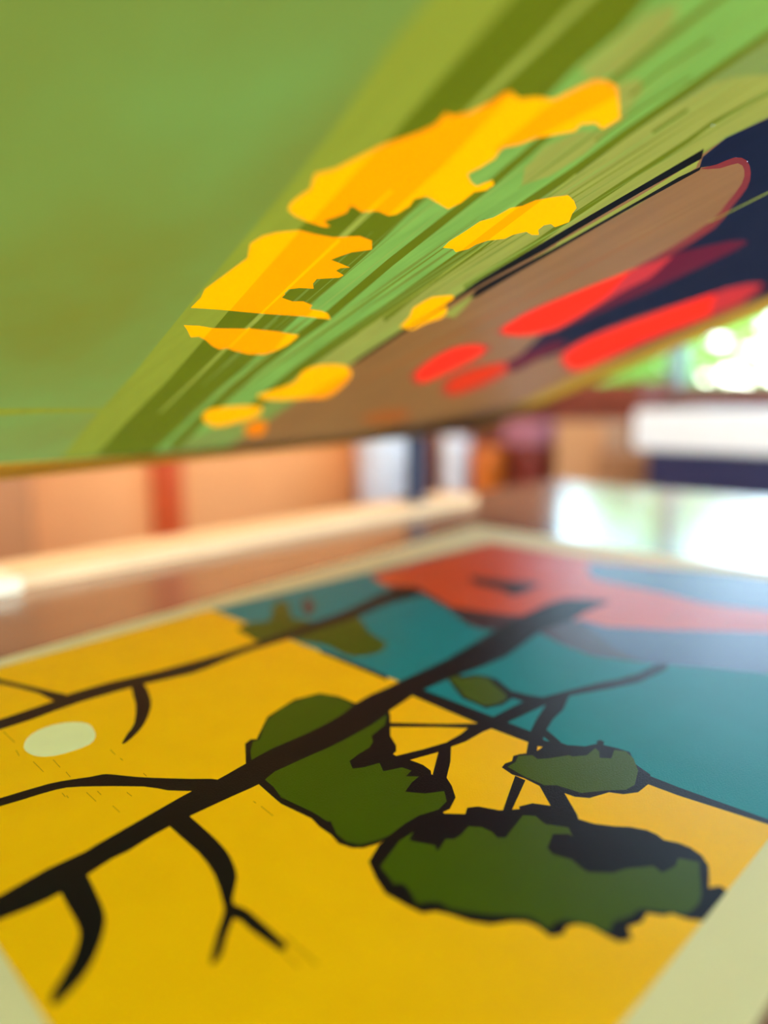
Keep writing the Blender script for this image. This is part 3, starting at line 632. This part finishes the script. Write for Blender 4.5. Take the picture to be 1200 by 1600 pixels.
# hinge clamps that carry the frame on the rail
m_clamp = mat('dark_navy_steel', (28, 38, 66), .4, .5, .06, 30)
for u_, lab in ((5.12 * H, 'dark navy steel hinge clamp on the rail beside the white buckets'), (.1 * H, 'dark navy steel hinge clamp at the near end of the rail')):
    vr_ = rail_v(u_ / H) * H + .15 * H
    loc = at(u_, vr_, ZT + RH)
    cl = empty('hinge_clamp', loc); tag(cl, lab, 'clamp', 'hinge clamps')
    ve = Q[3][1] + (u_ - Q[3][0]) * (Q[2][1] - Q[3][1]) / (Q[2][0] - Q[3][0])
    top_ = SCR @ Vector((u_, ve - .012, fh)); bz = top_.z - loc.z; fv = top_.dot(V) - vr_
    MB().box(-.014, .014, -.012, .02, -.0005, .004, .001).build('base_plate', m_clamp, cl)
    MB().box(-.010, .010, -.005, .012, .003, bz + .016, .002).build('post', m_clamp, cl)
    MB().box(-.010, .010, fv - .012, .012, bz + .010, bz + .018, .002).build('upper_jaw', m_clamp, cl)
    MB().tube([(-.016, .004, bz * .8), (.016, .004, bz * .8)], .004, 12).build('hinge_pin', m_clamp, cl, smooth=True)
    MB().tube([(0, fv, bz - .001), (0, fv, bz + .035)], .004, 10).build('clamp_screw', m_clamp, cl, smooth=True)

# ================================================================== BACKGROUND FURNITURE
m_oak = mat('brown_wood', (126, 88, 66), .5, .4, .12, 14, (1, 8, 1))
m_navy = mat('navy_cabinet_paint', (44, 46, 82), .45, .4, .06, 10)
m_cream = mat('white_laminate', (236, 236, 240), .4, .5, .02, 10)
BT = .50
bn = empty('workbench', at(2.5, 1.85, 0)); tag(bn, 'brown wooden workbench along the window wall carrying buckets and boxes', 'bench')
MB().box(-.33, .42, -.72, .76, BT - .04, BT, .004).build('bench_top', m_oak, bn)
for a in (-.3, .33):
    for b in (-.69, .66): MB().box(a, a + .07, b, b + .07, 0, BT - .035, .004).build('leg', m_oak, bn)
MB().box(-.28, .38, -.66, .7, .18, .2).build('shelf_board', m_oak, bn)

cb = empty('counter_cabinet', at(2.3, .3, 0)); tag(cb, 'navy cabinet with a thick white top under the window', 'cabinet')
MB().box(-.22, .28, -.72, .67, .06, .87, .003).build('body', m_navy, cb)
MB().box(-.2, .26, -.7, .68, 0, .06).build('plinth', m_leg, cb)
for k in range(3):
    d = MB().box(-.238, -.219, -.71 + .46 * k, -.71 + .46 * k + .45, .08, .86, .003).build('door', m_navy, cb)
    MB().tube([(-.255, -.71 + .46 * k + .41, .5), (-.255, -.71 + .46 * k + .41, .66)], .006, 8).build('handle', m_alu, d, smooth=True)
MB().box(-.26, .3, -.76, .70, .87, .985, .006).build('worktop', m_cream, cb)

def bucket(u, v, z, rad, h, body, lidc, lab, handle=True, group=None, name='bucket', cat='bucket'):
    r = empty(name, at(u, v, z)); tag(r, lab, cat, group)
    MB().lathe([(0, 0), (rad * .86, 0), (rad * .88, .004), (rad * .97, h * .86), (rad * 1.03, h * .87), (rad * 1.03, h * .92), (rad * .98, h * .92), (rad * .98, h * .97), (0, h * .97)], 40).build('tub', body, r, smooth=True)
    MB().lathe([(rad * 1.0, h * .93), (rad * 1.05, h * .93), (rad * 1.05, h * .99), (rad * 1.0, h), (rad * .93, h), (rad * .9, h * .975), (0, h * .975)], 40).build('lid', lidc, r, smooth=True)
    if handle:
        pts = [(-(rad * 1.05) * math.cos(a), -(rad * 1.06 * math.sin(a)) * .9 - .004, h * .8 - rad * .7 * math.sin(a)) for a in [math.pi * k / 14 for k in range(15)]]
        MB().tube(pts, .003, 6).build('handle', m_alu, r, smooth=True)
m_wp = mat('white_plastic', (232, 236, 246), .35, .5, .02); m_op = mat('orange_plastic', (216, 112, 18), .35, .5, .05); m_rp = mat('dark_red_plastic', (130, 44, 30), .35, .5, .05)
ub_ = 2.42
bucket(ub_ + .02, uv_at(602, u=ub_ + .02), BT, .145, .385, m_wp, m_wp, 'wide white lidded bucket on the bench next to the peach wall')
bucket(ub_, uv_at(711, u=ub_), BT, .062, .36, m_wp, m_wp, 'slim white lidded bucket beside the orange ink tub', True)
bucket(ub_, uv_at(760, u=ub_), BT, .068, .325, m_op, m_op, 'orange ink tub with lid on the bench', False, name='ink_tub', cat='tub')
bucket(ub_ + .14, uv_at(832, u=ub_ + .14), BT, .085, .34, m_rp, m_rp, 'dark red ink tub under the folded pink cloth', False, name='ink_tub', cat='tub')
# folded cloth on the red tub
ck = empty('folded_cloth', at(ub_ + .14, uv_at(829, u=ub_ + .14), BT + .34)); tag(ck, 'mauve pink folded cloth lying on the dark red ink tub', 'cloth')
m_cl = mat('mauve_cloth', (190, 132, 152), .9, .2, .08, 40)
for k in range(4): MB().box(-.085 + .004 * k, .085 - .003 * k, -.1 + .003 * (k % 2), .1 - .004 * k, .022 * k, .022 * k + .0225, .010, 3).build('fold', m_cl, ck, smooth=True)
def carton(u, v, z, a, b, h, m, lab, name='cardboard_box', cat='box'):
    r = empty(name, at(u, v, z)); tag(r, lab, cat)
    MB().box(-a / 2, a / 2, -b / 2, b / 2, 0, h, .003).build('body', m, r)
    for s in (-1, 1): MB().box(min(s * .002, s * a / 2), max(s * .002, s * a / 2), -b / 2, b / 2, h - .0005, h + .004, .001).build('flap', m, r)
    MB().box(-a / 2 - .0006, a / 2 + .0006, -.024, .024, h + .0035, h + .0046).build('tape', mat('packing_tape', (186, 150, 100), .25, .5, .03), r)
m_card = mat('cardboard', (206, 158, 116), .8, .2, .06, 30); m_card2 = mat('brown_cardboard', (168, 122, 88), .8, .2, .06, 30)
carton(2.42, uv_at(925, u=2.42), BT, .2, .19, .435, m_card, 'pale tan cardboard box standing on the bench')
carton(2.36, uv_at(1010, u=2.36) + .02, BT, .24, .2, .335, m_card2, 'low brown cardboard box at the end of the bench by the cabinet')
# red-brown crate of slats behind the boxes
m_cr = mat('red_brown_wood', (124, 62, 48), .6, .3, .12, 14, (1, 1, 6))
cv = uv_at(950, u=2.79)
cr = empty('wooden_crate', at(2.79, cv, BT)); tag(cr, 'tall red brown slatted crate behind the cardboard boxes below the window', 'crate')
for s in (-1, 1):
    for q in (-1, 1): MB().box(s * .11 - .015, s * .11 + .015, q * .17 - .015, q * .17 + .015, 0, .6, .002).build('corner_post', m_cr, cr)
for k in range(5):
    z0 = .01 + .118 * k
    for s in (-1, 1):
        MB().box(s * .125 - .006, s * .125 + .006, -.185, .185, z0, z0 + .106, .002).build('slat', m_cr, cr)
        MB().box(-.119, .119, s * .185 - .006, s * .185 + .006, z0, z0 + .106, .002).build('slat', m_cr, cr)
MB().box(-.12, .12, -.17, .17, .002, .014).build('crate_floor', m_cr, cr)
